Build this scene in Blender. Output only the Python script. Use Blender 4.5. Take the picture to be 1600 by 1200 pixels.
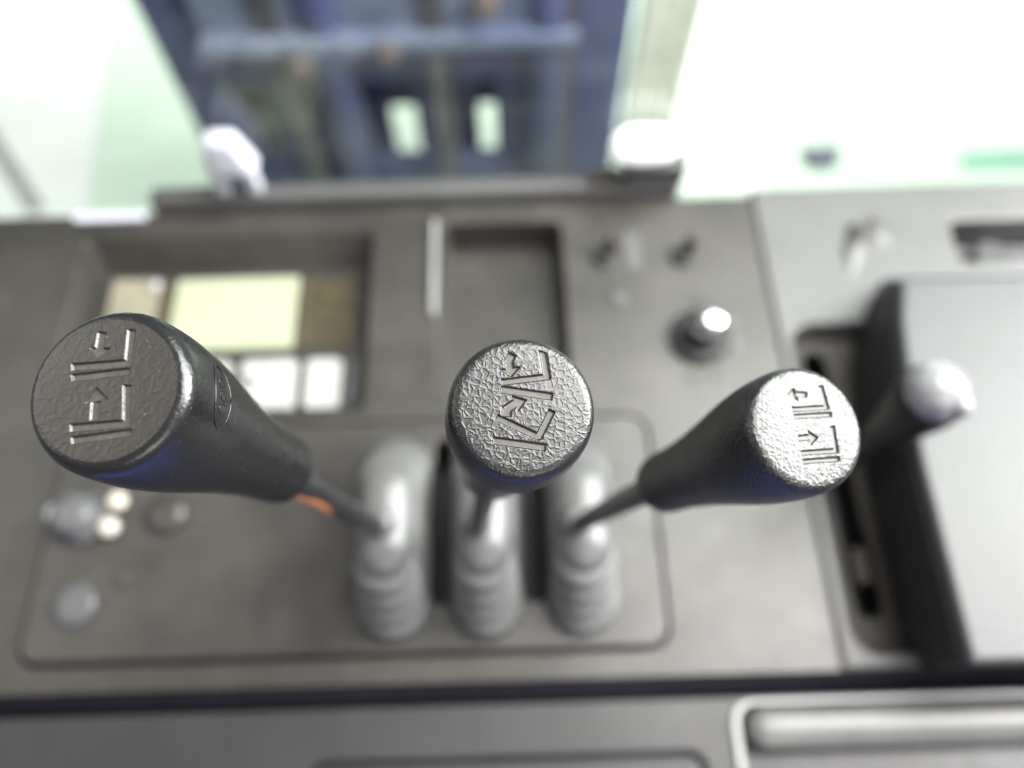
import bpy, bmesh, math, random
from mathutils import Vector, Matrix
random.seed(7)
for o in list(bpy.data.objects): bpy.data.objects.remove(o)
SC = bpy.context.scene
COL = SC.collection
R = math.radians

# ------------------------------------------------------------------ camera
FPX, HCAM, PITCH, ROLL = 1245.0, 0.47, R(64), R(1.7)
fw = Vector((0, math.cos(PITCH), -math.sin(PITCH)))
up0 = Vector((0, math.sin(PITCH), math.cos(PITCH)))
rt0 = Vector((1, 0, 0))
rt = math.cos(ROLL) * rt0 - math.sin(ROLL) * up0
up = math.sin(ROLL) * rt0 + math.cos(ROLL) * up0
CAM = Vector((0, 0, HCAM))
cd = bpy.data.cameras.new('camera')
cam = bpy.data.objects.new('camera', cd)
COL.objects.link(cam)
M = Matrix((rt, up, -fw)).transposed().to_4x4()
M.translation = CAM
cam.matrix_world = M
cd.sensor_width = 36
cd.lens = FPX / 1600 * 36
cd.clip_start = 0.01
cd.clip_end = 100
cd.dof.use_dof = True
cd.dof.focus_distance = 0.182
cd.dof.aperture_fstop = cd.lens / 6.0          # a 6 mm wide aperture
cd.dof.aperture_blades = 0
SC.camera = cam

# ------------------------------------------------------------------ light
w = bpy.data.worlds.new('World')
SC.world = w
w.use_nodes = True
bg = w.node_tree.nodes['Background']
bg.inputs[0].default_value = (0.92, 0.96, 1.0, 1)
bg.inputs[1].default_value = 0.26


def area(name, loc, target, sx, sy, power, col):
    l = bpy.data.lights.new(name, 'AREA')
    l.shape = 'RECTANGLE'
    l.size, l.size_y = sx, sy
    l.energy = power
    l.color = col
    o = bpy.data.objects.new(name, l)
    COL.objects.link(o)
    o.location = loc
    o.rotation_euler = (Vector(target) - Vector(loc)).to_track_quat('-Z', 'Y').to_euler()
    return o


area('side_window_light', (0.98, 0.32, 0.72), (0.1, 0.2, 0.05), 0.65, 0.6, 48, (1.0, 0.99, 0.98))
area('roof_light', (0.62, 0.52, 1.3), (0.28, 0.28, 0), 0.95, 1.0, 57, (1.0, 0.98, 0.95))
area('hall_light', (0.3, 3.2, 2.6), (0.3, 3.15, -1.0), 4.4, 1.7, 150, (1.0, 1.0, 0.98)).data.spread = R(72)
area('driver_bounce', (-0.02, -0.36, -0.14), (0, 0.12, 0.28), 0.9, 0.5, 2.1, (0.07, 0.11, 0.62))

area('left_fill_light', (-0.95, 0.34, 0.95), (-0.1, 0.2, 0.2), 0.8, 0.7, 4.6, (1.0, 0.95, 0.88))  # added fill to brighten the left grip's end face
area('rear_window_light', (0.3, -1.1, 1.1), (0, 0.3, 0), 1.0, 0.6, 9, (1.0, 0.97, 0.95))

SC.view_settings.view_transform = 'Standard'
SC.view_settings.look = 'None'
SC.view_settings.exposure = 0.0
SC.view_settings.gamma = 1
SC.cycles.use_denoising = True
SC.cycles.max_bounces = 8


# ------------------------------------------------------------------ pixel helpers (photo 1600 x 1200)
def ray(px, py):
    return fw + (px - 800) / FPX * rt - (py - 600) / FPX * up


def at_depth(px, py, d):
    return CAM + ray(px, py) * d


def on_z(px, py, z):
    d = ray(px, py)
    return CAM + d * ((z - HCAM) / d.z)


def on_y(px, py, y):
    d = ray(px, py)
    return CAM + d * (y / d.y)


# ------------------------------------------------------------------ materials
def mat(name, col, rough=0.5, metal=0.0, spec=0.5, var=0.0, var_scale=30, grain=0.0, grain_scale=1500,
        col2=None, patch_scale=12, rough_var=0.0, coat=0.0, emit=None):
    m = bpy.data.materials.new(name)
    m.use_nodes = True
    nt = m.node_tree
    b = nt.nodes['Principled BSDF']
    b.inputs['Base Color'].default_value = (*col, 1)
    b.inputs['Roughness'].default_value = rough
    b.inputs['Metallic'].default_value = metal
    b.inputs['Specular IOR Level'].default_value = spec
    b.inputs['Coat Weight'].default_value = coat
    tc = nt.nodes.new('ShaderNodeTexCoord')
    if var or col2:
        n = nt.nodes.new('ShaderNodeTexNoise')
        n.inputs['Scale'].default_value = patch_scale if col2 else var_scale
        n.inputs['Detail'].default_value = 6
        n.inputs['Roughness'].default_value = 0.6
        nt.links.new(tc.outputs['Object'], n.inputs['Vector'])
        rp = nt.nodes.new('ShaderNodeValToRGB')
        rp.color_ramp.elements[0].position = 0.32
        rp.color_ramp.elements[1].position = 0.68
        c2 = col2 if col2 else tuple(min(1, c * (1 + var)) for c in col)
        c1 = col if col2 else tuple(c * (1 - var) for c in col)
        rp.color_ramp.elements[0].color = (*c1, 1)
        rp.color_ramp.elements[1].color = (*c2, 1)
        nt.links.new(n.outputs['Fac'], rp.inputs[0])
        nt.links.new(rp.outputs[0], b.inputs['Base Color'])
    if rough_var:
        n = nt.nodes.new('ShaderNodeTexNoise')
        n.inputs['Scale'].default_value = 60
        n.inputs['Detail'].default_value = 5
        nt.links.new(tc.outputs['Object'], n.inputs['Vector'])
        mr = nt.nodes.new('ShaderNodeMapRange')
        mr.inputs['To Min'].default_value = rough - rough_var
        mr.inputs['To Max'].default_value = rough + rough_var
        nt.links.new(n.outputs['Fac'], mr.inputs['Value'])
        nt.links.new(mr.outputs[0], b.inputs['Roughness'])
    if grain:
        n = nt.nodes.new('ShaderNodeTexNoise')
        n.inputs['Scale'].default_value = grain_scale
        n.inputs['Detail'].default_value = 2
        nt.links.new(tc.outputs['Object'], n.inputs['Vector'])
        bp = nt.nodes.new('ShaderNodeBump')
        bp.inputs['Strength'].default_value = grain
        bp.inputs['Distance'].default_value = 0.0004
        nt.links.new(n.outputs['Fac'], bp.inputs['Height'])
        nt.links.new(bp.outputs[0], b.inputs['Normal'])
    if emit:
        b.inputs['Emission Color'].default_value = (*emit[0], 1)
        b.inputs['Emission Strength'].default_value = emit[1]
    return m


def leather(name, col, rough, strength, scale, spec=0.5, dust=0.35):
    """moulded rubber with a leather-like embossed grain and a little pale dust"""
    m = bpy.data.materials.new(name)
    m.use_nodes = True
    nt = m.node_tree
    N = nt.nodes.new
    L = nt.links.new
    b = nt.nodes['Principled BSDF']
    b.inputs['Roughness'].default_value = rough
    b.inputs['Specular IOR Level'].default_value = spec
    tc = N('ShaderNodeTexCoord')
    wn = N('ShaderNodeTexNoise')
    wn.inputs['Scale'].default_value = scale * 0.6
    wn.inputs['Detail'].default_value = 3
    L(tc.outputs['Object'], wn.inputs['Vector'])
    mx = N('ShaderNodeVectorMath'); mx.operation = 'MULTIPLY_ADD'
    L(wn.outputs['Color'], mx.inputs[0])
    mx.inputs[1].default_value = (1.6 / scale,) * 3
    L(tc.outputs['Object'], mx.inputs[2])
    v = N('ShaderNodeTexVoronoi'); v.feature = 'DISTANCE_TO_EDGE'
    v.inputs['Scale'].default_value = scale
    L(mx.outputs[0], v.inputs['Vector'])
    mr = N('ShaderNodeMapRange'); mr.interpolation_type = 'SMOOTHSTEP'
    mr.inputs['From Min'].default_value = 0.0
    mr.inputs['From Max'].default_value = 0.24
    mr.inputs['To Min'].default_value = 1.0
    mr.inputs['To Max'].default_value = 0.0
    L(v.outputs['Distance'], mr.inputs['Value'])
    n2 = N('ShaderNodeTexNoise')
    n2.inputs['Scale'].default_value = scale * 2.2
    n2.inputs['Detail'].default_value = 3
    L(tc.outputs['Object'], n2.inputs['Vector'])
    pz = N('ShaderNodeTexNoise')                 # wear: where the grain is rubbed away
    pz.inputs['Scale'].default_value = 90
    pz.inputs['Detail'].default_value = 2
    L(tc.outputs['Object'], pz.inputs['Vector'])
    pr = N('ShaderNodeMapRange')
    pr.inputs['From Min'].default_value = 0.35
    pr.inputs['From Max'].default_value = 0.6
    pr.inputs['To Min'].default_value = 0.35
    pr.inputs['To Max'].default_value = 1.0
    L(pz.outputs['Fac'], pr.inputs['Value'])
    mu = N('ShaderNodeMath'); mu.operation = 'MULTIPLY'
    L(mr.outputs[0], mu.inputs[0]); L(pr.outputs[0], mu.inputs[1])
    ad = N('ShaderNodeMath'); ad.operation = 'MULTIPLY_ADD'
    L(n2.outputs['Fac'], ad.inputs[0]); ad.inputs[1].default_value = 0.15
    L(mu.outputs[0], ad.inputs[2])
    bp = N('ShaderNodeBump')
    bp.inputs['Strength'].default_value = strength
    bp.inputs['Distance'].default_value = 0.00035
    L(ad.outputs[0], bp.inputs['Height'])
    L(bp.outputs[0], b.inputs['Normal'])
    # dust specks
    sp = N('ShaderNodeTexNoise')
    sp.inputs['Scale'].default_value = 1400
    sp.inputs['Detail'].default_value = 1
    L(tc.outputs['Object'], sp.inputs['Vector'])
    sr = N('ShaderNodeMapRange')
    sr.inputs['From Min'].default_value = 0.74
    sr.inputs['From Max'].default_value = 0.80
    sr.inputs['To Max'].default_value = dust
    L(sp.outputs['Fac'], sr.inputs['Value'])
    cm = N('ShaderNodeMix'); cm.data_type = 'RGBA'
    L(sr.outputs[0], cm.inputs['Factor'])
    cm.inputs['A'].default_value = (*col, 1)
    cm.inputs['B'].default_value = (0.5, 0.48, 0.44, 1)
    L(cm.outputs['Result'], b.inputs['Base Color'])
    rr = N('ShaderNodeMapRange')
    rr.inputs['To Min'].default_value = rough - 0.07
    rr.inputs['To Max'].default_value = rough + 0.09
    L(pz.outputs['Fac'], rr.inputs['Value'])
    L(rr.outputs[0], b.inputs['Roughness'])
    return m


PANEL = mat('moulded grey plastic', (0.036, 0.0325, 0.029), 0.36, var=0.34, var_scale=17, grain=0.35, grain_scale=1100, rough_var=0.10)
FASC = mat('blue grey fascia plastic', (0.025, 0.024, 0.0255), 0.45, var=0.2, var_scale=14, grain=0.3, rough_var=0.1)
LIP = mat('shaded blue lip', (0.015, 0.015, 0.022), 0.45, var=0.15, grain=0.2)  # dark blue holds the shade and blue reflection along the lip
PALEG = mat('pale glossy trim', (0.26, 0.26, 0.26), 0.3, var=0.1)
SIDEP = mat('pale grey plastic', (0.075, 0.073, 0.074), 0.40, var=0.12, var_scale=12, grain=0.35, grain_scale=1100, rough_var=0.05)
PLATE = mat('cover plate plastic', (0.036, 0.033, 0.030), 0.33, var=0.36, var_scale=21, grain=0.3, grain_scale=1300, rough_var=0.12)
BOXT = mat('woven grain plastic', (0.036, 0.036, 0.038), 0.5, grain=1.0, grain_scale=300, var=0.06)
BARM = mat('silver grey bar', (0.10, 0.10, 0.098), 0.33, var=0.1, grain=0.5, grain_scale=500)
BOXS = mat('shaded plastic side', (0.02, 0.02, 0.022), 0.55, var=0.1, grain=0.3)  # the box side's shade is put into this darker colour
DARK = mat('black plastic', (0.012, 0.012, 0.013), 0.5, var=0.1, grain=0.3)
BROWN = mat('brown grey recess', (0.035, 0.028, 0.024), 0.6, var=0.15, grain=0.3)
RUB = mat('bellows rubber', (0.105, 0.105, 0.106), 0.32, var=0.1, var_scale=40, grain=0.3, grain_scale=900)
STEEL = mat('black oxide steel', (0.05, 0.05, 0.055), 0.33, metal=0.6, var=0.3, var_scale=80, grain=0.2)
CHROME = mat('worn chrome', (0.7, 0.7, 0.7), 0.2, metal=1.0, var=0.05)
ORANGE = mat('orange tone', (0.60, 0.24, 0.10), 0.5, var=0.25, var_scale=300)
CREAM = mat('cream print', (0.22, 0.20, 0.15), 0.4, var=0.08)
LCD = mat('lit liquid crystal screen', (0.30, 0.32, 0.22), 0.3, var=0.06, emit=((0.80, 0.82, 0.62), 0.16))
OLIVE = mat('olive smoked window', (0.045, 0.04, 0.026), 0.25, col2=(0.075, 0.06, 0.035), patch_scale=60)
WHITEB = mat('white key plastic', (0.38, 0.38, 0.37), 0.35, var=0.04)
PALEM = mat('pale fastener', (0.5, 0.47, 0.40), 0.3, var=0.05)
GREYK = mat('grey knob plastic', (0.085, 0.085, 0.09), 0.35, var=0.08)
WHITEP = mat('white paint', (0.55, 0.55, 0.62), 0.35, var=0.04)
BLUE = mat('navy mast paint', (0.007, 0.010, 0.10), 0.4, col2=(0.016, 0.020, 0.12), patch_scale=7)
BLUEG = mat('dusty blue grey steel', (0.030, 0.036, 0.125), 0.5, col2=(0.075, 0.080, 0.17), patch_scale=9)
PALEB = mat('glare paled blue steel', (0.10, 0.115, 0.20), 0.45, col2=(0.19, 0.21, 0.29), patch_scale=6)  # paler blue imitates glare over the upper mast
CHAIN = mat('greased chain steel', (0.10, 0.09, 0.10), 0.4, metal=0.5, var=0.3)
HOSE = mat('pale hose sleeve', (0.66, 0.64, 0.54), 0.6, var=0.1)
GEDGE = mat('green glass edge', (0.30, 0.55, 0.42), 0.2, var=0.1)
FLOOR = mat('pale green floor paint', (0.58, 0.71, 0.57), 0.5, col2=(0.66, 0.76, 0.64), patch_scale=2)
FWHITE = mat('bright white floor', (0.85, 0.85, 0.82), 0.5, var=0.03, var_scale=3)
FGREY = mat('grey floor joint', (0.30, 0.31, 0.30), 0.6, var=0.1)
FDARK = mat('dark drain grate', (0.10, 0.10, 0.14), 0.5, var=0.2)
FTEAL = mat('teal floor line', (0.18, 0.42, 0.30), 0.5, var=0.1)
PALECAP = mat('pale reflection cap', (0.20, 0.20, 0.21), 0.30, var=0.35, var_scale=120, coat=0.3)  # pale colour stands for a bright reflection on a black knob
LGRIP = leather('worn black rubber', (0.0075, 0.0075, 0.008), 0.27, 0.12, 520, 0.7, 0.15)
LFACE = leather('rubbed dusty rubber with sheen', (0.020, 0.018, 0.016), 0.36, 0.20, 420, 0.7, 0.25)  # paler than its grip, reflected brightness partly put into the colour
MGRIP = leather('grained black rubber', (0.0085, 0.0085, 0.009), 0.33, 0.25, 620, 0.68)
RGRIP = leather('grained black rubber matt', (0.0085, 0.0085, 0.009), 0.36, 0.34, 620, 0.68)
GROOVE = mat('dusty engraved groove', (0.052, 0.048, 0.041), 0.45, var=0.25, var_scale=700, grain=0.1)
SGRIP = leather('smooth black rubber', (0.007, 0.007, 0.008), 0.4, 0.1, 600, 0.5)

g = bpy.data.materials.new('hazed windscreen glass')
g.use_nodes = True
nt = g.node_tree
nt.nodes.remove(nt.nodes['Principled BSDF'])
tr = nt.nodes.new('ShaderNodeBsdfTransparent'); tr.inputs[0].default_value = (0.92, 0.96, 0.94, 1)
gl = nt.nodes.new('ShaderNodeBsdfGlossy'); gl.inputs['Roughness'].default_value = 0.03
df = nt.nodes.new('ShaderNodeBsdfDiffuse'); df.inputs[0].default_value = (0.75, 0.78, 0.80, 1)
m1 = nt.nodes.new('ShaderNodeMixShader'); m2 = nt.nodes.new('ShaderNodeMixShader')
dn = nt.nodes.new('ShaderNodeTexNoise'); dn.inputs['Scale'].default_value = 9; dn.inputs['Detail'].default_value = 6
dm = nt.nodes.new('ShaderNodeMapRange'); dm.inputs['To Min'].default_value = 0.0; dm.inputs['To Max'].default_value = 0.05; dm.inputs['From Min'].default_value = 0.42; dm.inputs['From Max'].default_value = 0.72  # streaky diffuse layer imitates the haze of reflections in the pane
tg = nt.nodes.new('ShaderNodeTexCoord'); mg = nt.nodes.new('ShaderNodeMapping'); mg.inputs['Scale'].default_value = (0.5, 1, 4.5); mg.inputs['Rotation'].default_value = (0, R(8), 0)
nt.links.new(tg.outputs['Object'], mg.inputs['Vector']); nt.links.new(mg.outputs[0], dn.inputs['Vector'])
nt.links.new(dn.outputs['Fac'], dm.inputs['Value'])
m1.inputs[0].default_value = 0.05; nt.links.new(tr.outputs[0], m1.inputs[1]); nt.links.new(gl.outputs[0], m1.inputs[2])
nt.links.new(dm.outputs[0], m2.inputs[0]); nt.links.new(m1.outputs[0], m2.inputs[1]); nt.links.new(df.outputs[0], m2.inputs[2])
nt.links.new(m2.outputs[0], nt.nodes['Material Output'].inputs[0])
GLASS = g


# ------------------------------------------------------------------ object helpers
ROOTLOC = {}


def thing(name, label, cat, loc=(0, 0, 0), group=None):
    o = bpy.data.objects.new(name, None)
    o.empty_display_size = 0.01
    COL.objects.link(o)
    o.location = loc
    o['label'] = label
    o['category'] = cat
    if group: o['group'] = group
    ROOTLOC[o.name] = Vector(loc)
    return o


def link(name, me, m, parent=None, smooth=False, bevel=0, seg=3):
    if isinstance(me, bmesh.types.BMesh):
        bm = me
        me = bpy.data.meshes.new(name)
        bm.normal_update()
        bm.to_mesh(me)
        bm.free()
    me.materials.clear()
    me.materials.append(m)
    o = bpy.data.objects.new(name, me)
    COL.objects.link(o)
    if parent is not None:
        off = ROOTLOC[parent.name]
        me.transform(Matrix.Translation(-off))
        o.parent = parent
        ROOTLOC[o.name] = off
    for p in me.polygons: p.use_smooth = smooth
    if bevel:
        md = o.modifiers.new('edge', 'BEVEL')
        md.width = bevel
        md.segments = seg
        md.limit_method = 'ANGLE'
        md.angle_limit = R(40)
        md.harden_normals = False
    return o


def prism(pts, z0, z1, pts1=None, bm=None):
    """polygon pts (x, y) at z0 lofted to pts1 at z1"""
    bm = bm or bmesh.new()
    pts1 = pts1 or pts
    a = [bm.verts.new((x, y, z0)) for x, y in pts]
    b = [bm.verts.new((x, y, z1)) for x, y in pts1]
    n = len(a)
    bm.faces.new(list(reversed(a)))
    bm.faces.new(b)
    for i in range(n):
        bm.faces.new((a[i], a[(i + 1) % n], b[(i + 1) % n], b[i]))
    bmesh.ops.recalc_face_normals(bm, faces=bm.faces)
    return bm


def rrect(x0, x1, y0, y1, r, n=6):
    out = []
    for cx, cy, a0 in ((x1 - r, y1 - r, 0), (x0 + r, y1 - r, 90), (x0 + r, y0 + r, 180), (x1 - r, y0 + r, 270)):
        for i in range(n + 1):
            a = R(a0 + 90 * i / n)
            out.append((cx + r * math.cos(a), cy + r * math.sin(a)))
    return out


def rect(x0, x1, y0, y1):
    return [(x0, y0), (x1, y0), (x1, y1), (x0, y1)]


def box(x0, x1, y0, y1, z0, z1, bm=None):
    return prism(rect(x0, x1, y0, y1), z0, z1, None, bm)


def cut(bm, cutters):
    """cut the closed cutter meshes out of bm, return a mesh"""
    me = bpy.data.meshes.new('work'); bm.to_mesh(me); bm.free()
    o = bpy.data.objects.new('work', me); COL.objects.link(o)
    tmp = []
    for c in cutters:
        cm = bpy.data.meshes.new('cutter'); c.to_mesh(cm); c.free()
        co = bpy.data.objects.new('cutter', cm); COL.objects.link(co); tmp.append(co)
        md = o.modifiers.new('cut', 'BOOLEAN'); md.object = co; md.operation = 'DIFFERENCE'; md.solver = 'EXACT'
    dg = bpy.context.evaluated_depsgraph_get()
    res = bpy.data.meshes.new_from_object(o.evaluated_get(dg))
    for t in tmp + [o]: bpy.data.objects.remove(t)
    return res


def frame_from(axis, hint):
    z = axis.normalized()
    x = hint - hint.dot(z) * z
    x.normalize()
    return x, z.cross(x), z


def lathe(profile, origin, ux, uy, uz, n=48, cap0=True, cap1=True, bm=None):
    """profile (r, s): radius r at distance s along uz"""
    bm = bm or bmesh.new()
    rings = []
    for r, s in profile:
        rings.append([bm.verts.new(origin + uz * s + (ux * math.cos(2 * math.pi * i / n) + uy * math.sin(2 * math.pi * i / n)) * r) for i in range(n)])
    for a, b in zip(rings, rings[1:]):
        for i in range(n):
            bm.faces.new((a[i], a[(i + 1) % n], b[(i + 1) % n], b[i]))
    if cap0: bm.faces.new(list(reversed(rings[0])))
    if cap1: bm.faces.new(rings[-1])
    bmesh.ops.recalc_face_normals(bm, faces=bm.faces)
    return bm


XV, YV, ZV = Vector((1, 0, 0)), Vector((0, 1, 0)), Vector((0, 0, 1))


def turned(profile, origin, n=32):
    return lathe(profile, Vector(origin), XV, YV, ZV, n)


def tube(path, rad, n=16, bm=None):
    bm = bm or bmesh.new()
    rings = []
    for i, p in enumerate(path):
        t = (path[min(i + 1, len(path) - 1)] - path[max(i - 1, 0)])
        x, y, z = frame_from(t, XV if abs(t.normalized().x) < 0.9 else YV)
        r = rad(i / (len(path) - 1)) if callable(rad) else rad
        rings.append([bm.verts.new(p + (x * math.cos(2 * math.pi * k / n) + y * math.sin(2 * math.pi * k / n)) * r) for k in range(n)])
    for a, b in zip(rings, rings[1:]):
        for i in range(n):
            bm.faces.new((a[i], a[(i + 1) % n], b[(i + 1) % n], b[i]))
    bm.faces.new(list(reversed(rings[0]))); bm.faces.new(rings[-1])
    bmesh.ops.recalc_face_normals(bm, faces=bm.faces)
    return bm


def bez(a, b, c, n=14):
    return [a * (1 - t) ** 2 + b * 2 * t * (1 - t) + c * t * t for t in (i / n for i in range(n + 1))]


mm = 0.001
# ------------------------------------------------------------------ floor beyond the windscreen
FZ = -1.05
fl = link('floor', box(-6, 6, 0.30, 8, FZ - 0.05, FZ), FLOOR); fl['kind'] = 'structure'


def floor_patch(name, pix, m, dz):
    pts = [on_z(x, y, FZ) for x, y in pix]
    o = link(name, prism([(p.x, p.y) for p in pts], FZ + dz, FZ + dz + 0.003), m)
    o['kind'] = 'structure'
    return o


floor_patch('bright_floor_patch', [(-300, -60), (190, -60), (165, 120), (130, 420), (-300, 420)], FWHITE, 0.004)  # strong light on the floor, put into a white patch
floor_patch('floor_joint', [(-60, 165), (-40, 150), (75, 330), (50, 340)], FGREY, 0.009)
floor_patch('floor_line', [(1500, 243), (1750, 236), (1750, 258), (1500, 264)], FTEAL, 0.004)
floor_patch('bright_floor_patch', [(1005, -60), (1090, -60), (1190, 300), (1010, 300)], FWHITE, 0.004)
pp = [on_z(x, y, FZ) for x, y in ((1246, 238), (1308, 234), (1306, 264), (1262, 268))]
dr = thing('floor_drain', 'small dark grate set in the pale green floor beyond the windscreen', 'drain', (pp[0].x, pp[0].y, FZ))
link('grate_frame', prism([(p.x, p.y) for p in pp], FZ + 0.004, FZ + 0.02), FDARK, dr)

# ------------------------------------------------------------------ mast
YM = 1.02
mast = thing('forklift_mast', 'navy blue steel lifting mast standing beyond the windscreen', 'mast', (-0.1, YM, FZ))


def mast_box(name, pix, y0, dy, m, bev=0.004):
    (xa, ya), (xb, yb) = pix
    a = on_y(xa, ya, y0); b = on_y(xb, yb, y0)
    return link(name, box(min(a.x, b.x), max(a.x, b.x), y0, y0 + dy, min(a.z, b.z), max(a.z, b.z)), m, mast, bevel=bev)


lx = on_y(235, 60, YM).x; rx = on_y(985, 60, YM).x
for xa, xb, nm, mt_ in ((lx, lx + 0.085, 'upright_rail', BLUEG), (rx - 0.085, rx, 'upright_rail', BLUEG)):
    link(nm, box(xa, xb, YM, YM + 0.16, FZ + 0.01, 0.55), mt_, mast, bevel=0.006)
for xa, xb in ((lx + 0.135, lx + 0.215), (rx - 0.215, rx - 0.135)):
    link('inner_rail', box(xa, xb, YM + 0.02, YM + 0.13, FZ + 0.01, 0.5), BLUE, mast, bevel=0.006)
def zrow(py, y=YM): return on_y(640, py, y).z
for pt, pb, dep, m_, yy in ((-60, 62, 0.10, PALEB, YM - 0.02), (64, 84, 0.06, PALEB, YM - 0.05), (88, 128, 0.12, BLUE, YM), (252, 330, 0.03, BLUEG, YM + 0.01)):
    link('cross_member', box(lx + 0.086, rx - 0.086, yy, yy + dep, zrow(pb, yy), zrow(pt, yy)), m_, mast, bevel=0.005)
# plates that close parts of the mast
def plate(px0, px1, py0, py1, m_, yy, nm='guard_plate'):
    a = on_y(px0, py0, yy); b = on_y(px1, py1, yy)
    link(nm, box(on_y(px0, 205, yy).x, on_y(px1, 205, yy).x, yy, yy + 0.012, b.z, a.z), m_, mast, bevel=0.002)
plate(430, 617, 120, 300, BLUE, YM + 0.10)
plate(654, 751, 120, 300, BLUEG, YM + 0.09)
plate(791, 905, 120, 300, BLUE, YM + 0.085)
plate(400, 900, 118, 158, BLUEG, YM + 0.14)
for px in (455, 690, 880):
    a = on_y(px, 150, YM - 0.03)
    link('lift_chain', box(a.x - 0.016, a.x + 0.016, YM - 0.03, YM - 0.012, FZ + 0.02, 0.5), CHAIN, mast, bevel=0.003)
for px in (545, 850):
    a = on_y(px, 150, YM + 0.05)
    bm = turned([(0.034, 0), (0.034, 1.0), (0.022, 1.01), (0.022, 1.5)], (a.x, YM - 0.005, FZ + 0.02), 24)
    link('lift_cylinder', bm, BLUEG, mast, smooth=True)
for px, py in ((605, 85), (760, 12), (470, 112)):
    a = on_y(px, py, YM - 0.055)
    link('pivot_pin', lathe([(0.017, 0), (0.017, 0.03), (0.010, 0.034)], a + YV * 0.03, XV, -ZV, -YV, 16), mat('copper pin', (0.22, 0.15, 0.13), 0.5, metal=0.3, var=0.1), mast, smooth=False)
for k, px in enumerate((1018, 1052, 1085)):
    a = on_y(px, 0, YM + 0.05)
    hs = thing('hydraulic_hose', ('pale hydraulic hose hanging right next to the blue mast upright', 'pale hydraulic hose hanging between two other pale hoses', 'pale hydraulic hose hanging farthest out from the blue mast')[k], 'hose', (a.x, YM + 0.05, FZ), 'hoses beside the mast')
    link('sleeve', tube([Vector((a.x + 0.004 * math.sin(i), YM + 0.05, FZ + 0.001 + i * 0.1)) for i in range(17)], 0.016), HOSE, hs, smooth=True)

# ------------------------------------------------------------------ dashboard
dash = thing('dashboard', 'grey moulded plastic dashboard carrying levers, display and switches', 'dashboard', (-0.1, 0.2, -0.05))
XS = 0.180         # seam between the main panel and the side panel
main = box(-0.46, XS - 0.0006, 0.046, 0.378, -0.05, 0)
TR = (-0.283, 0.084, 0.062, 0.203)       # cover plate
CL = (-0.306, -0.097, 0.213, 0.357)      # display recess
PK = (-0.049, 0.039, 0.219, 0.3605)      # open pocket
cl_top = rrect(*CL, 0.006)
cl_bot = rrect(CL[0] + 0.003, CL[1] - 0.006, CL[2] + 0.003, CL[3] - 0.016, 0.006)
pk_top = rrect(*PK, 0.009); pk_bot = rrect(PK[0] + 0.003, PK[1] - 0.003, PK[2] + 0.002, PK[3] - 0.002, 0.008)


def loft_through(top, bot, z0):
    """cutter: bottom polygon at z0, top polygon at 0, straight on up to +0.02"""
    bm = bmesh.new()
    L_ = [[bm.verts.new((x, y, z)) for x, y in p] for p, z in ((bot, z0), (top, 0.0), (top, 0.02))]
    n = len(top)
    for a, b in zip(L_, L_[1:]):
        for i in range(n): bm.faces.new((a[i], a[(i + 1) % n], b[(i + 1) % n], b[i]))
    bm.faces.new(list(reversed(L_[0]))); bm.faces.new(L_[-1])
    bmesh.ops.recalc_face_normals(bm, faces=bm.faces)
    return bm


me = cut(main, [prism(rrect(TR[0] - 0.0022, TR[1] + 0.0022, TR[2] - 0.0022, TR[3] + 0.0022, 0.013), -0.009, 0.02),
                loft_through(cl_top, cl_bot, -0.024), loft_through(pk_top, pk_bot, -0.030)]
         + [prism(rrect(gx - 0.0058, gx + 0.0058, 0.088, 0.190, 0.005), -0.047, 0.02) for gx in (-0.0443, 0.0095)])
link('top_panel', me, PANEL, dash, bevel=0.0014)
# slits invented to blacken the shade between the lever boots
pl = cut(prism(rrect(*TR, 0.011), -0.0088, 0.004), [prism(rrect(gx - 0.0056, gx + 0.0056, 0.0882, 0.1898, 0.005), -0.02, 0.02) for gx in (-0.0443, 0.0095)])
for gx in (-0.0443, 0.0095):
    link('shade_slit_floor', prism(rrect(gx - 0.0055, gx + 0.0055, 0.0885, 0.1895, 0.005), -0.0468, -0.030), DARK, dash)
link('cover_plate', pl, PLATE, dash, bevel=0.0035, seg=4)
# pale strip painting the highlight on the pocket's left edge and groove between the sections
link('pocket_highlight', prism(rrect(-0.0545, -0.0505, 0.282, 0.362, 0.0018), 0.0002, 0.0045), PALEG, dash, bevel=0.0012)
# side panel with the lever recess
side = box(XS, 0.60, 0.046, 0.384, -0.05, 0.0012)
rec = rrect(0.188, 0.300, 0.054, 0.268, 0.016)
rec_b = rrect(0.191, 0.300, 0.057, 0.262, 0.014)
bmr = bmesh.new()
L_ = [[bmr.verts.new((x, y, z)) for x, y in p] for p, z in ((rec_b, -0.016), (rec, 0.003), (rec, 0.02))]
for a, b in zip(L_, L_[1:]):
    for i in range(len(a)): bmr.faces.new((a[i], a[(i + 1) % len(a)], b[(i + 1) % len(a)], b[i]))
bmr.faces.new(list(reversed(L_[0]))); bmr.faces.new(L_[-1])
bmesh.ops.recalc_face_normals(bmr, faces=bmr.faces)
def slot_poly(ax, ay, bx, by, r, n=10):
    out = []
    d = Vector((bx - ax, by - ay)).normalized(); a0 = math.atan2(d.y, d.x)
    for i in range(n + 1):
        a = a0 - math.pi / 2 + math.pi * i / n; out.append((bx + r * math.cos(a), by + r * math.sin(a)))
    for i in range(n + 1):
        a = a0 + math.pi / 2 + math.pi * i / n; out.append((ax + r * math.cos(a), ay + r * math.sin(a)))
    return out
SLOT = slot_poly(0.2075, 0.083, 0.2065, 0.246, 0.0085)
gapcut = prism(rrect(0.318, 0.56, 0.3135, 0.349, 0.006), -0.034, 0.02)
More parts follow.
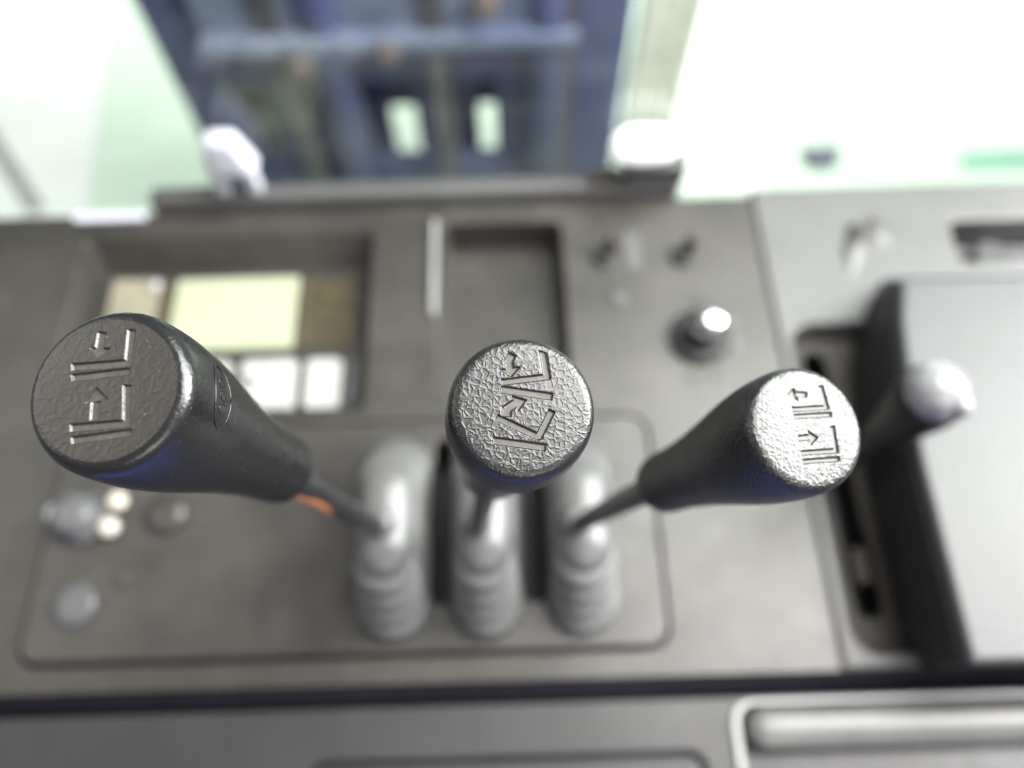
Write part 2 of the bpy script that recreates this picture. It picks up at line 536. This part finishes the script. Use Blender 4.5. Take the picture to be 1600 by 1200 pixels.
link('side_panel', cut(side, [bmr, prism(SLOT, -0.045, 0.0), gapcut]), SIDEP, dash, bevel=0.0025)
# recess lining (brown grey plastic tray with the lever slot)
lin = prism(rrect(0.1925, 0.2995, 0.0585, 0.2605, 0.012), -0.0158, -0.0150)
link('recess_lining', cut(lin, [prism(SLOT, -0.03, 0.0)]), BROWN, dash)
link('slot_well', cut(prism(slot_poly(0.2075, 0.083, 0.2065, 0.246, 0.0083), -0.0448, -0.0162), [prism(slot_poly(0.2075, 0.083, 0.2065, 0.246, 0.0076), -0.043, 0.0)]), DARK, dash)
link('slot_bracket', box(0.2025, 0.2125, 0.096, 0.118, -0.0428, -0.013), BROWN, dash, bevel=0.002)
link('gap_hole', turned([(0.013, 0), (0.013, 0.018), (0.0115, 0.020)], (0.352, 0.3285, -0.0338), 24), DARK, dash)
pts_ = [on_z(x, y, -0.0070) for x, y in ((1322, 500), (1322, 450), (1326, 405), (1338, 372), (1352, 366), (1368, 378), (1382, 402), (1392, 432))]
link('corner_rim', tube(pts_, lambda q: 0.003 + 0.0105 * math.sin(math.pi * q), 14), SIDEP, dash, smooth=True)
# raised box beside the slot
base = [(0.222, 0.047), (0.2225, 0.12), (0.224, 0.20), (0.2295, 0.240), (0.245, 0.284), (0.267, 0.312), (0.60, 0.312), (0.60, 0.047)]
top = [(0.219, 0.041), (0.2195, 0.09), (0.2205, 0.15), (0.226, 0.205), (0.231, 0.24), (0.238, 0.267), (0.60, 0.267), (0.60, 0.041)]
bxo = link('raised_box', prism(base, -0.0145, 0.052, top), BOXS, dash, bevel=0.004)
link('box_lid', prism([(x * 1 + (0.001 if x < 0.5 else 0), y) for x, y in top], 0.0523, 0.0565, [(x + (0.0035 if x < 0.5 else 0), y + (-0.002 if y > .2 else 0.002)) for x, y in top]), BOXT, dash, bevel=0.002)
# windscreen ledge
link('ledge', box(-0.262, 0.128, 0.3785, 0.395, -0.05, 0.012), SIDEP, dash, bevel=0.006, seg=5)
link('ledge_block', prism(rrect(0.086, 0.1285, 0.379, 0.3945, 0.003), 0.0122, 0.032), SIDEP, dash, bevel=0.002)
link('ledge_notch', box(0.060, 0.083, 0.382, 0.394, 0.0122, 0.018), BROWN, dash, bevel=0.001)
link('edge_highlight', prism(rrect(-0.318, -0.2645, 0.3705, 0.3775, 0.0034), 0.0002, 0.004), WHITEP, dash, bevel=0.001)  # white strip stands for the highlight on the panel's far edge
# fascia towards the driver
fas = cut(box(-0.46, 0.60, -0.10, 0.034, -0.05, -0.004),
          [prism(rrect(-0.116, 0.098, -0.09, 0.0075, 0.009), -0.011, 0.02), prism(rrect(0.117, 0.60 + .02, -0.085, 0.0305, 0.010), -0.014, 0.02)])
link('fascia', fas, FASC, dash, bevel=0.003)
bm = bmesh.new()
ends = [[bm.verts.new((x, y, z)) for y, z in ((0.0455, -0.0035), (0.0455, -0.05), (0.0345, -0.05), (0.0345, -0.020), (0.0385, -0.013))] for x in (-0.46, 0.60)]
for i in range(5): bm.faces.new((ends[0][i], ends[0][(i + 1) % 5], ends[1][(i + 1) % 5], ends[1][i]))
bm.faces.new(ends[0]); bm.faces.new(list(reversed(ends[1])))
bmesh.ops.recalc_face_normals(bm, faces=bm.faces)
link('front_lip', bm, LIP, dash, bevel=0.002)
link('fascia_lid', prism(rrect(-0.1135, 0.0955, -0.088, 0.0052, 0.008), -0.0108, -0.0035), FASC, dash, bevel=0.002)
link('bar_rim', cut(prism(rrect(0.1145, 0.58, -0.084, 0.0325, 0.012), -0.0038, -0.0012), [prism(rrect(0.1180, 0.62, -0.12, 0.0305, 0.010), -0.02, 0.02)]), PALEG, dash, bevel=0.0008)
# moulded grab bar in the lower right
bar = []
for i in range(26):
    t = i / 25
    x = 0.1215 + (0.60 - 0.1215) * (t ** 2)
    bar.append((x, t))
bmh = bmesh.new(); rings = []
for i, (x, t) in enumerate(bar):
    e = min(1, (x - 0.1215) / 0.010); s = math.sqrt(max(0.02, 1 - (1 - e) ** 2))
    rings.append([bmh.verts.new((x, 0.0180 + 0.0112 * s * math.cos(a), -0.0055 + 0.0082 * s * math.sin(a))) for a in (2 * math.pi * k / 24 for k in range(24))])
for a, b in zip(rings, rings[1:]):
    for k in range(24): bmh.faces.new((a[k], a[(k + 1) % 24], b[(k + 1) % 24], b[k]))
bmh.faces.new(list(reversed(rings[0]))); bmh.faces.new(rings[-1])
bmesh.ops.recalc_face_normals(bmh, faces=bmh.faces)
link('grab_bar', bmh, BARM, dash, smooth=True)

# ------------------------------------------------------------------ windscreen
ws = thing('windscreen', 'clear windscreen pane, reflection haze painted in, standing on the far edge of the dashboard', 'windscreen', (0.05, 0.403, -0.35))
link('pane', box(-0.9, 1.1, 0.4005, 0.4055, -0.346, 0.9), GLASS, ws)
link('bottom_seal', box(-0.9, 1.1, 0.3965, 0.4095, -0.35, -0.3465), DARK, ws)

# ------------------------------------------------------------------ display in its recess
zf = -0.024
dsp = thing('instrument_display', 'display unit with lit cream screen and row of white keys in dashboard recess', 'display', (-0.2, 0.27, zf))
link('faceplate', prism(rrect(CL[0] + 0.0045, CL[1] - 0.0075, CL[2] + 0.005, CL[3] - 0.0175, 0.004), zf + 0.0003, zf + 0.003), PLATE, dsp, bevel=0.0008)


def face_rect(name, px0, py0, px1, py1, z0, z1, m, rad=0.001, bev=0.0004):
    a = on_z(px0, py1, z1); b = on_z(px1, py0, z1)
    return link(name, prism(rrect(a.x, b.x, a.y, b.y, rad), z0, z1), m, dsp, bevel=bev)


zp = zf + 0.0031
fd = face_rect('screen_surround', 150, 434, 556, 552, zp, zp + 0.0010, OLIVE)
face_rect('cream_label', 153, 436, 254, 550, zp + 0.0011, zp + 0.0019, CREAM)
face_rect('screen', 258, 432, 468, 549, zp + 0.0011, zp + 0.0022, LCD)
bt = face_rect('key', 368, 560, 464, 640, zp, zp + 0.005, WHITEB, 0.004, 0.001)
c = on_z(388, 598, zp + 0.0052)
ring = bmesh.new()
lathe([(0.0052, 0), (0.0052, 0.0005), (0.0034, 0.0005), (0.0034, 0)], c, XV, YV, ZV, 32, False, False, ring)
link('printed_ring', ring, DARK, bt)
face_rect('key', 472, 559, 534, 638, zp, zp + 0.005, WHITEB, 0.004, 0.001)
face_rect('key', 540, 560, 557, 634, zp, zp + 0.004, GREYK, 0.0015, 0.0005)
face_rect('key', 190, 566, 276, 644, zp, zp + 0.005, WHITEB, 0.004, 0.001)
face_rect('key', 282, 563, 360, 641, zp, zp + 0.005, WHITEB, 0.004, 0.001)
c = on_z(243, 447, zp + 0.0022)
link('indicator_lamp', turned([(0.0045, 0), (0.0042, 0.0015), (0.0022, 0.0026)], c, 20), WHITEB, dsp, smooth=True)
for px, py, m_ in ((515, 460, ORANGE), (540, 500, ORANGE)):
    c = on_z(px, py, zp + 0.0012)
    link('warning_light', turned([(0.0034, 0), (0.0030, 0.0008)], c, 16), mat('amber lens', (0.11, 0.08, 0.03), 0.3, var=0.1), dsp)

# ------------------------------------------------------------------ switches on the right half
for k, (px, py) in enumerate(((958, 396), (1080, 396))):
    c = on_z(px - 14, py + 6, 0)
    t = thing('toggle_switch', ('dark toggle switch beside the open pocket', 'dark toggle switch near the panel seam above the key switch')[k], 'switch', (c.x, c.y, 0), 'toggle switches on the dashboard')
    link('collar', turned([(0.0088, 0.0002), (0.0088, 0.0025), (0.0070, 0.004), (0.0052, 0.004)], (c.x, c.y, 0), 24), DARK, t)
    d = Vector((0.35, 0.25, 1)).normalized()
    link('toggle', tube([c + d * s for s in (0.0041, 0.009, 0.014, 0.019, 0.0205)], lambda q: 0.0036 + 0.0014 * q if q < .95 else 0.0028), BROWN, t, smooth=True)
c = on_z(988, 392, 0)
link('switch_nameplate', prism(rrect(c.x - 0.005, c.x + 0.005, c.y - 0.017, c.y + 0.015, 0.002), 0.0002, 0.0014), SIDEP, dash)
c = on_z(1093, 528, 0)
ks = thing('key_switch', 'round black key switch with bright metal key barrel on the panel', 'switch', (c.x, c.y, 0))
link('bezel', turned([(0.0205, 0.0002), (0.0205, 0.004), (0.0175, 0.0065), (0.0135, 0.0065)], (c.x, c.y, 0), 40), DARK, ks)
link('knob', turned([(0.0132, 0.0066), (0.0128, 0.017), (0.0112, 0.0195), (0.009, 0.02)], (c.x, c.y, 0), 40), DARK, ks, bevel=0.0005)
c2 = c + Vector((0.0035, 0.002, 0))
link('barrel', turned([(0.0088, 0.0202), (0.0088, 0.024), (0.0078, 0.0252), (0.002, 0.0256)], (c2.x, c2.y, 0), 32), CHROME, ks, smooth=True)
for dx, dy in ((0.0215, 0.009), (0.0215, -0.006)):
    link('terminal_screw', turned([(0.0042, 0.0003), (0.0040, 0.0018), (0.0028, 0.0024)], (c.x + dx, c.y + dy, 0), 20), SIDEP, ks)
for dx, dy, w_ in ((-0.014, -0.0315, 0.006), (-0.006, -0.0315, 0.005), (0.003, -0.0315, 0.008), (-0.004, 0.028, 0.006), (0.004, 0.028, 0.005)):
    link('printed_mark', box(c.x + dx, c.x + dx + w_, c.y + dy, c.y + dy + 0.004, 0.0001, 0.0004), DARK, dash)
c = on_z(967, 466, 0)
link('panel_screw', turned([(0.0048, 0.0002), (0.0044, 0.0016), (0.0026, 0.0022)], (c.x, c.y, 0), 24), SIDEP, dash)

# ------------------------------------------------------------------ small controls on the cover plate
ZT = 0.0042
c = on_z(128, 812, ZT)
t = thing('rotary_knob', 'grey rotary knob on the cover plate beside two pale lamps', 'knob', c)
link('skirt', turned([(0.0165, 0), (0.0165, 0.003), (0.0130, 0.005), (0.0122, 0.014), (0.0105, 0.016), (0.004, 0.0163)], c, 32), GREYK, t, smooth=True)
c = on_z(95, 806, ZT)
t = thing('push_button', 'small shiny grey button on the cover plate beside the grey knob', 'button', c)
link('button_cap', turned([(0.0064, 0), (0.0064, 0.005), (0.0055, 0.008), (0.0028, 0.0092)], c, 24), mat('light grey button', (0.45, 0.45, 0.48), 0.3, var=0.05), t, smooth=True)
for k, (px, py) in enumerate(((187, 786), (174, 826))):
    c = on_z(px, py, ZT)
    t = thing('indicator_lamp', ('pale round lamp on cover plate, the one farther from the driver', 'pale round lamp on cover plate, the one nearer the driver')[k], 'lamp', c, 'pale round lamps on the cover plate')
    link('collar', turned([(0.0075, 0), (0.0075, 0.0012), (0.0058, 0.002)], c, 24), DARK, t)
    link('lens', turned([(0.0062, 0.0021), (0.0058, 0.0052), (0.0040, 0.0070), (0.0014, 0.0076)], c, 24), PALEM, t, smooth=True)
c = on_z(262, 803, ZT)
t = thing('blanking_cap', 'dark round blanking cap on the cover plate under the worn lever', 'cap', c)
link('cap', turned([(0.0125, 0), (0.0125, 0.003), (0.0105, 0.005), (0.003, 0.0052)], c, 32), PLATE, t, smooth=True)
c = on_z(118, 946, ZT)
t = thing('round_plug', 'flat grey round plug in the near corner of the cover plate', 'plug', c)
link('plug_disc', turned([(0.0125, 0), (0.0125, 0.0018), (0.0110, 0.003), (0.003, 0.0032)], c, 32), GREYK, t, smooth=True)
c = on_z(190, 905, ZT)
link('plate_screw', turned([(0.0040, 0.0001), (0.0036, 0.0014), (0.0022, 0.002)], c, 20), PLATE, dash)


# ------------------------------------------------------------------ levers
R_FLAT, GRIP_LEN = 0.0146, 0.095
BODY = [(0.0157, 0.00042), (0.0165, 0.0011), (0.01705, 0.0021), (0.01735, 0.0034), (0.01755, 0.006), (0.0177, 0.010), (0.01765, 0.015),
        (0.0173, 0.021), (0.0166, 0.028), (0.0157, 0.035), (0.0146, 0.043), (0.0136, 0.051), (0.0127, 0.059), (0.0120, 0.067),
        (0.0115, 0.075), (0.0113, 0.083), (0.0112, 0.089), (0.0107, 0.0925), (0.0097, 0.0943), (0.0082, 0.095), (0.0050, 0.0951)]


def smooth_profile(pr, k=4):
    out = []
    n = len(pr)
    for i in range(n - 1):
        p0, p1, p2, p3 = (pr[max(i - 1, 0)], pr[i], pr[i + 1], pr[min(i + 2, n - 1)])
        for j in range(k):
            t = j / k
            out.append(tuple(0.5 * ((2 * p1[q]) + (-p0[q] + p2[q]) * t + (2 * p0[q] - 5 * p1[q] + 4 * p2[q] - p3[q]) * t * t + (-p0[q] + 3 * p1[q] - 3 * p2[q] + p3[q]) * t ** 3) for q in (0, 1)))
    out.append(pr[-1])
    return out


def seg_dist(p, a, b):
    ax, ay = a; bx, by = b
    vx, vy = bx - ax, by - ay
    L2 = vx * vx + vy * vy
    t = max(0, min(1, ((p[0] - ax) * vx + (p[1] - ay) * vy) / L2))
    return math.hypot(p[0] - ax - t * vx, p[1] - ay - t * vy)


def poly_sd(p, poly):
    d = 1e9; inside = False
    n = len(poly)
    for i in range(n):
        a = poly[i]; b = poly[(i + 1) % n]
        d = min(d, seg_dist(p, a, b))
        if (a[1] > p[1]) != (b[1] > p[1]) and p[0] < (b[0] - a[0]) * (p[1] - a[1]) / (b[1] - a[1]) + a[0]:
            inside = not inside
    return -d if inside else d


def bar_poly(a, b, w_):
    d = Vector((b[0] - a[0], b[1] - a[1])); d.normalize()
    n = Vector((-d.y, d.x)) * w_ / 2
    return [(a[0] + n.x, a[1] + n.y), (b[0] + n.x, b[1] + n.y), (b[0] - n.x, b[1] - n.y), (a[0] - n.x, a[1] - n.y)]


def sstep(a, b, x):
    t = max(0, min(1, (x - a) / (b - a)))
    return t * t * (3 - 2 * t)


def lever(name, label, face_px, face_d, tail_px, base_px, base_z, bowp, shapes, zoom, m, mf, boot_x, gs=1.0, wall=0.00022, depth=0.00055):
    """face_px / face_d: centre of the end face; tail_px: far end of the grip; base_px: where the shaft enters the boot"""
    R_FLAT, GRIP_LEN = 0.0146 * gs, 0.095 * gs
    P = at_depth(*face_px, face_d)
    lo, hi = face_d, face_d + 0.2
    for _ in range(60):
        mid = (lo + hi) / 2
        if (at_depth(*tail_px, mid) - P).length < GRIP_LEN: lo = mid
        else: hi = mid
    T = at_depth(*tail_px, lo)
    uz = (T - P).normalized()
    ux, uy, uz = frame_from(uz, rt)
    root = thing(name, label, 'lever', (boot_x, 0.128, 0.0042), 'hydraulic control levers')
    # symbols: pixel polygons -> coordinates on the end face
    ox, oy, sc = zoom
    polys = []
    for sh in shapes:
        q = []
        for x, y in sh:
            d = ray(ox + x / sc, oy + y / sc)
            h = CAM + d * ((P - CAM).dot(uz) / d.dot(uz))
            q.append(((h - P).dot(ux), (h - P).dot(uy)))
        xs = [a[0] for a in q]; ys = [a[1] for a in q]
        polys.append((q, min(xs) - wall * 2, max(xs) + wall * 2, min(ys) - wall * 2, max(ys) + wall * 2))
    NS, NR = 360, 150
    bm = bmesh.new()

    def hgt(x, y):
        r = math.hypot(x, y)
        h = 0.00042 * (r / R_FLAT) ** 4 * 0.35          # slightly domed
        best = 1e9
        for q, x0, x1, y0, y1 in polys:
            if x0 < x < x1 and y0 < y < y1:
                best = min(best, poly_sd((x, y), q))
        if best < wall: h += depth * (1 - sstep(-wall, wall, best))
        return h
    cv = bm.verts.new(P + uz * hgt(0, 0))
    prev = None
    for i in range(1, NR + 1):
        r = R_FLAT * i / NR
        cur = []
        for k in range(NS):
            a = 2 * math.pi * k / NS
            x, y = r * math.cos(a), r * math.sin(a)
            cur.append(bm.verts.new(P + ux * x + uy * y + uz * hgt(x, y)))
        for k in range(NS):
            if prev is None: bm.faces.new((cv, cur[k], cur[(k + 1) % NS]))
            else: bm.faces.new((prev[k], cur[k], cur[(k + 1) % NS], prev[(k + 1) % NS]))
        prev = cur
    bmesh.ops.recalc_face_normals(bm, faces=bm.faces)
    bm2 = lathe(smooth_profile([(R_FLAT, 0.000147)] + [(a * gs, b * gs) for a, b in BODY], 4), P, ux, uy, uz, 160, False, True)
    bmesh.ops.recalc_face_normals(bm2, faces=bm2.faces)
    if sum(f.normal.dot(f.calc_center_median() - (P + uz * 0.045)) for f in bm2.faces) < 0:
        bmesh.ops.reverse_faces(bm2, faces=bm2.faces)
    bm.normal_update()
    if sum(f.normal.dot(uz) for f in bm.faces) > 0: bmesh.ops.reverse_faces(bm, faces=bm.faces)
    grip = link('grip', bm2, m, root, smooth=True)
    face = link('end_face', bm, mf, grip, smooth=True)
    face.data.materials.append(GROOVE)
    fm = [max(0.0, (v.co + ROOTLOC[root.name] - P).dot(uz)) for v in face.data.vertices]
    for p in face.data.polygons:
        if min(fm[v] for v in p.vertices) > depth * 0.72: p.material_index = 1
    face['label'] = 'flat grip end engraved with fork and arrow symbols'
    B = on_z(*base_px, base_z)
    S0 = T - uz * 0.004
    ctrl = (S0 + B) / 2 + Vector(bowp)
    path = bez(S0, ctrl, B - ZV * 0.012 + (B - S0).normalized() * 0.004)
    link('shaft', tube(path, 0.0049, 20), STEEL, root, smooth=True)
    # bellows
    bm = bmesh.new()
    NB = 72
    lay = []
    NRB = 4
    for i in range(NRB):                       # each fold: a steep riser with a rounded lip, then a flat tread
        r0 = 0.0202 + (0.0154 - 0.0202) * i / NRB
        h0 = 0.0385 + (0.0178 - 0.0385) * i / NRB
        z0 = 0.0042 + 0.043 * i / NRB
        for dr, dh, dz in ((-0.0008, -0.0012, 0.0), (0.0002, 0.0002, 0.0022), (0.0005, 0.0004, 0.0050), (0.0005, 0.0001, 0.0075), (0.0001, -0.0008, 0.0092), (-0.0006, -0.0018, 0.0101), (-0.0014, -0.0034, 0.0105), (-0.0022, -0.0052, 0.0106), (-0.0026, -0.0062, 0.0104)):
            lay.append((r0 + dr, h0 + dh, z0 + dz))
    lay.append((0.0156, 0.0175, 0.0472))
    lay[0] = (0.0212, 0.0390, 0.0041)
    for q in range(1, 11):
        a = math.pi / 2 * q / 10
        lay.append((0.0158 * math.cos(a) * 0.86 + 0.0158 * 0.14 * (1 - q / 10), 0.0172 * (1 - 0.35 * (q / 10) ** 2), 0.0472 + 0.0125 * math.sin(a)))
    rings = []
    for j, (r, hl, z) in enumerate(lay):
        ring = []
        for k in range(NB):
            a = 2 * math.pi * k / NB
            sy = math.sin(a)
            tt = min(1, max(0, (z - 0.0042) / 0.05))
            ring.append(bm.verts.new((boot_x + r * math.cos(a), 0.1285 + (hl if sy > 1e-6 else (-hl if sy < -1e-6 else 0)) + r * sy - 0.002 * tt, z)))
        rings.append(ring)
    for a, b in zip(rings, rings[1:]):
        for k in range(NB): bm.faces.new((a[k], a[(k + 1) % NB], b[(k + 1) % NB], b[k]))
    bm.faces.new(list(reversed(rings[0]))); bm.faces.new(rings[-1])
    bmesh.ops.recalc_face_normals(bm, faces=bm.faces)
    link('bellows_boot', bm, RUB, root, smooth=True)
    bmc = lathe([(0.0085, -0.002), (0.0082, 0.004), (0.0066, 0.009), (0.0055, 0.010)], B - ZV * 0.002, *frame_from((S0 - B), XV), 28)
    link('boot_collar', bmc, RUB, root, smooth=True)
    return dict(root=root, grip=grip, P=P, T=T, ux=ux, uy=uy, uz=uz, path=path, gs=gs)


Bp = bar_poly
LS = [Bp((625, 175), (600, 440), 56), Bp((160, 470), (628, 434), 54), Bp((160, 553), (615, 500), 52),
      Bp((395, 195), (372, 330), 62), [(300, 315), (455, 322), (358, 400)],
      Bp((335, 885), (346, 735), 66), [(262, 748), (436, 716), (350, 626)],
      Bp((592, 610), (588, 915), 60), Bp((148, 945), (612, 908), 58), Bp((156, 1042), (628, 978), 54)]
MS = [Bp((922, 212), (956, 400), 46), Bp((640, 432), (975, 392), 40), Bp((632, 480), (990, 532), 46),
      Bp((712, 235), (682, 295), 56), Bp((682, 280), (700, 345), 56), [(628, 345), (765, 322), (706, 395)],
      Bp((672, 668), (676, 605), 64), Bp((668, 622), (742, 572), 56), [(712, 526), (810, 556), (755, 632)],
      Bp((605, 676), (905, 816), 42), Bp((988, 630), (893, 820), 46), Bp((578, 836), (944, 886), 46)]
RS = [Bp((686, 150), (752, 390), 42), Bp((388, 398), (765, 376), 44), Bp((408, 472), (795, 450), 44),
      Bp((538, 246), (430, 236), 52), [(402, 175), (340, 250), (448, 308)],
      Bp((450, 698), (580, 688), 56), [(555, 620), (655, 690), (588, 768)],
      Bp((806, 572), (852, 850), 42), Bp((484, 852), (865, 826), 44), Bp((498, 942), (880, 914), 44)]

L1 = lever('control_lever', 'worn smooth black lever with an orange patch on its shaft', (166, 608), 0.170, (442, 734), (598, 818), 0.058, (-0.006, 0.0, 0.0), LS, (80, 480, 5.0), LGRIP, LFACE, -0.071, 1.076)
L2 = lever('control_lever', 'black lever between two others, pebbled end engraved with tilted forks', (817, 636), 0.184, (768, 734), (745, 818), 0.058, (0, 0, 0), MS, (640, 500, 1600 / 360), MGRIP, MGRIP, -0.0175)
L3 = lever('control_lever', 'black lever with bright pebbled end, leaning toward the seam and key switch', (1262, 668), 0.199, (1032, 757), (898, 815), 0.058, (0, 0, 0), RS, (1180, 580, 1200 / 180), RGRIP, RGRIP, 0.0365, 0.948)

# orange patch on the worn lever's shaft
pa = L1['path'][2:8]
bm = bmesh.new()
rings = []
for i, p in enumerate(pa):
    t = (L1['path'][3 + i] - L1['path'][1 + i]).normalized()
    down = (-up * 1.0 - rt * 0.45); down = (down - down.dot(t) * t).normalized()
    sd = t.cross(down)
    half = 1.0 * math.sin(math.pi * (i + 0.35) / (len(pa) - 0.3))
    rings.append([bm.verts.new(p + (down * math.cos(a) + sd * math.sin(a)) * 0.0053) for a in (half * (k / 8 * 2 - 1) for k in range(9))])
for a, b in zip(rings, rings[1:]):
    for k in range(8): bm.faces.new((a[k], a[k + 1], b[k + 1], b[k]))
bmesh.ops.recalc_face_normals(bm, faces=bm.faces)
o = link('orange_patch', bm, ORANGE, L1['root'], smooth=True)
o['label'] = 'orange patch on the shaft'
md = o.modifiers.new('thick', 'SOLIDIFY'); md.thickness = 0.0003

# oval emblem moulded on the side of the worn grip
def grip_surface(Lv, s, a, lift=0.0):
    prev = (R_FLAT * Lv['gs'], 0.0)
    for r, q in [(a_ * Lv['gs'], b_ * Lv['gs']) for a_, b_ in BODY]:
        if q >= s: break
        prev = (r, q)
    rr = prev[0] + (r - prev[0]) * (s - prev[1]) / max(1e-6, q - prev[1])
    return Lv['P'] + Lv['uz'] * s + (Lv['ux'] * math.cos(a) + Lv['uy'] * math.sin(a)) * (rr + lift)


# find the body point under the photo's emblem centre
best = None
for si in range(8, 60):
    for ai in range(0, 360, 3):
        q = grip_surface(L1, si * mm, R(ai))
        n = (q - (L1['P'] + L1['uz'] * si * mm)).normalized()
        if n.dot(CAM - q) < 0: continue
        v = q - CAM
        px = 800 + FPX * v.dot(rt) / v.dot(fw); py = 600 - FPX * v.dot(up) / v.dot(fw)
        e = math.hypot(px - 349, py - 617)
        if best is None or e < best[0]: best = (e, si * mm, R(ai))
_, es, ea = best
em = []
for k in range(41):
    a = 2 * math.pi * k / 40
    em.append(grip_surface(L1, es + 0.0042 * math.cos(a), ea + 0.40 * math.sin(a), 0.00012))
o = link('moulded_emblem', tube(em, 0.00016, 6), LGRIP, L1['grip'], smooth=True)
o['label'] = 'raised oval emblem on the grip side'
for j in range(3):
    em = [grip_surface(L1, es + (0.0018 * math.cos(a)), ea + (j - 1) * 0.17 + 0.065 * math.sin(a), 0.0001) for a in (R(20 + q * 16) for q in range(18))]
    link('emblem_stroke', tube(em, 0.00012, 6), LGRIP, L1['grip'], smooth=True)

# ------------------------------------------------------------------ lever in the slot
P = at_depth(1470, 606, 0.360)
B = Vector((0.2068, 0.170, -0.030))
uzv = (B - P)
Ln = uzv.length
ux, uy, uz = frame_from(uzv, rt)
t = thing('slot_lever', 'black lever with glossy domed cap, its bright reflection painted in, standing in the side slot', 'lever', (0.2068, 0.17, -0.016))
gl_ = 0.085
link('grip', lathe(smooth_profile([(a * 0.9, b) for a, b in [(0.0160, 0.0045), (0.0172, 0.008), (0.0176, 0.014), (0.0170, 0.022), (0.0155, 0.034), (0.0135, 0.048), (0.0118, 0.062), (0.0108, 0.074), (0.0102, 0.082), (0.0085, 0.085)]], 3), P, ux, uy, uz, 64), SGRIP, t, smooth=True)
link('cap', lathe([(a * 0.88, b) for a, b in [(0.001, -0.0075), (0.004, -0.0072), (0.0075, -0.0062), (0.0110, -0.0042), (0.0140, -0.0010), (0.0162, 0.0035), (0.0172, 0.0080), (0.0176, 0.0120), (0.0170, 0.0125)]], P, ux, uy, uz, 64), PALECAP, t, smooth=True)
bc = at_depth(1500, 634, 0.357)
link('cap_button', lathe([(0.0008, -0.0050), (0.0030, -0.0044), (0.0048, -0.0026), (0.0054, 0), (0.0054, 0.005), (0.0040, 0.006)], bc, ux, uy, uz, 32), PALECAP, t, smooth=True)
link('shaft', tube([P + uz * (0.080 + (Ln - 0.080) * i / 8) for i in range(9)], 0.0048, 16), STEEL, t, smooth=True)

# ------------------------------------------------------------------ things on the windscreen ledge
c = on_z(375, 322, 0.0125)
t = thing('white_bracket', 'white two-legged bracket standing on the windscreen ledge', 'bracket', (c.x, 0.387, 0.0125))
for dx in (-0.0125, 0.0105):
    link('leg', box(c.x + dx - 0.0045, c.x + dx + 0.0045, 0.382, 0.392, 0.0125, 0.034), WHITEP, t, bevel=0.002)
body = []
bmb = prism(rrect(c.x - 0.018, c.x + 0.020, 0.377, 0.3985, 0.007), 0.0342, 0.066, rrect(c.x - 0.011, c.x + 0.010, 0.382, 0.397, 0.006))
link('head', bmb, WHITEP, t, smooth=True, bevel=0.007, seg=6)
c = on_z(1008, 240, 0.045)
t = thing('ledge_lamp', 'white oval lamp lying across the block on the windscreen ledge', 'lamp', (0.0965, 0.3865, 0.0322))
bml = bmesh.new(); rings = []
for i in range(17):
    q = -1 + 2 * i / 16
    s = (1 - abs(q) ** 3.2) ** 0.5 if abs(q) < 1 else 0.05
    s = max(s, 0.06)
    rings.append([bml.verts.new((0.0965 + q * 0.0235, 0.3865 + 0.0125 * s * math.cos(a), 0.0472 + 0.0128 * s * math.sin(a))) for a in (2 * math.pi * k / 24 for k in range(24))])
for a, b in zip(rings, rings[1:]):
    for k in range(24): bml.faces.new((a[k], a[(k + 1) % 24], b[(k + 1) % 24], b[k]))
bml.faces.new(list(reversed(rings[0]))); bml.faces.new(rings[-1])
bmesh.ops.recalc_face_normals(bml, faces=bml.faces)
link('lens', bml, mat('lit white lens', (0.85, 0.85, 0.85), 0.2, var=0.02, emit=((1, 1, 1), 0.8)), t, smooth=True)
link('foot', box(0.088, 0.105, 0.381, 0.393, 0.0322, 0.0350), WHITEP, t)
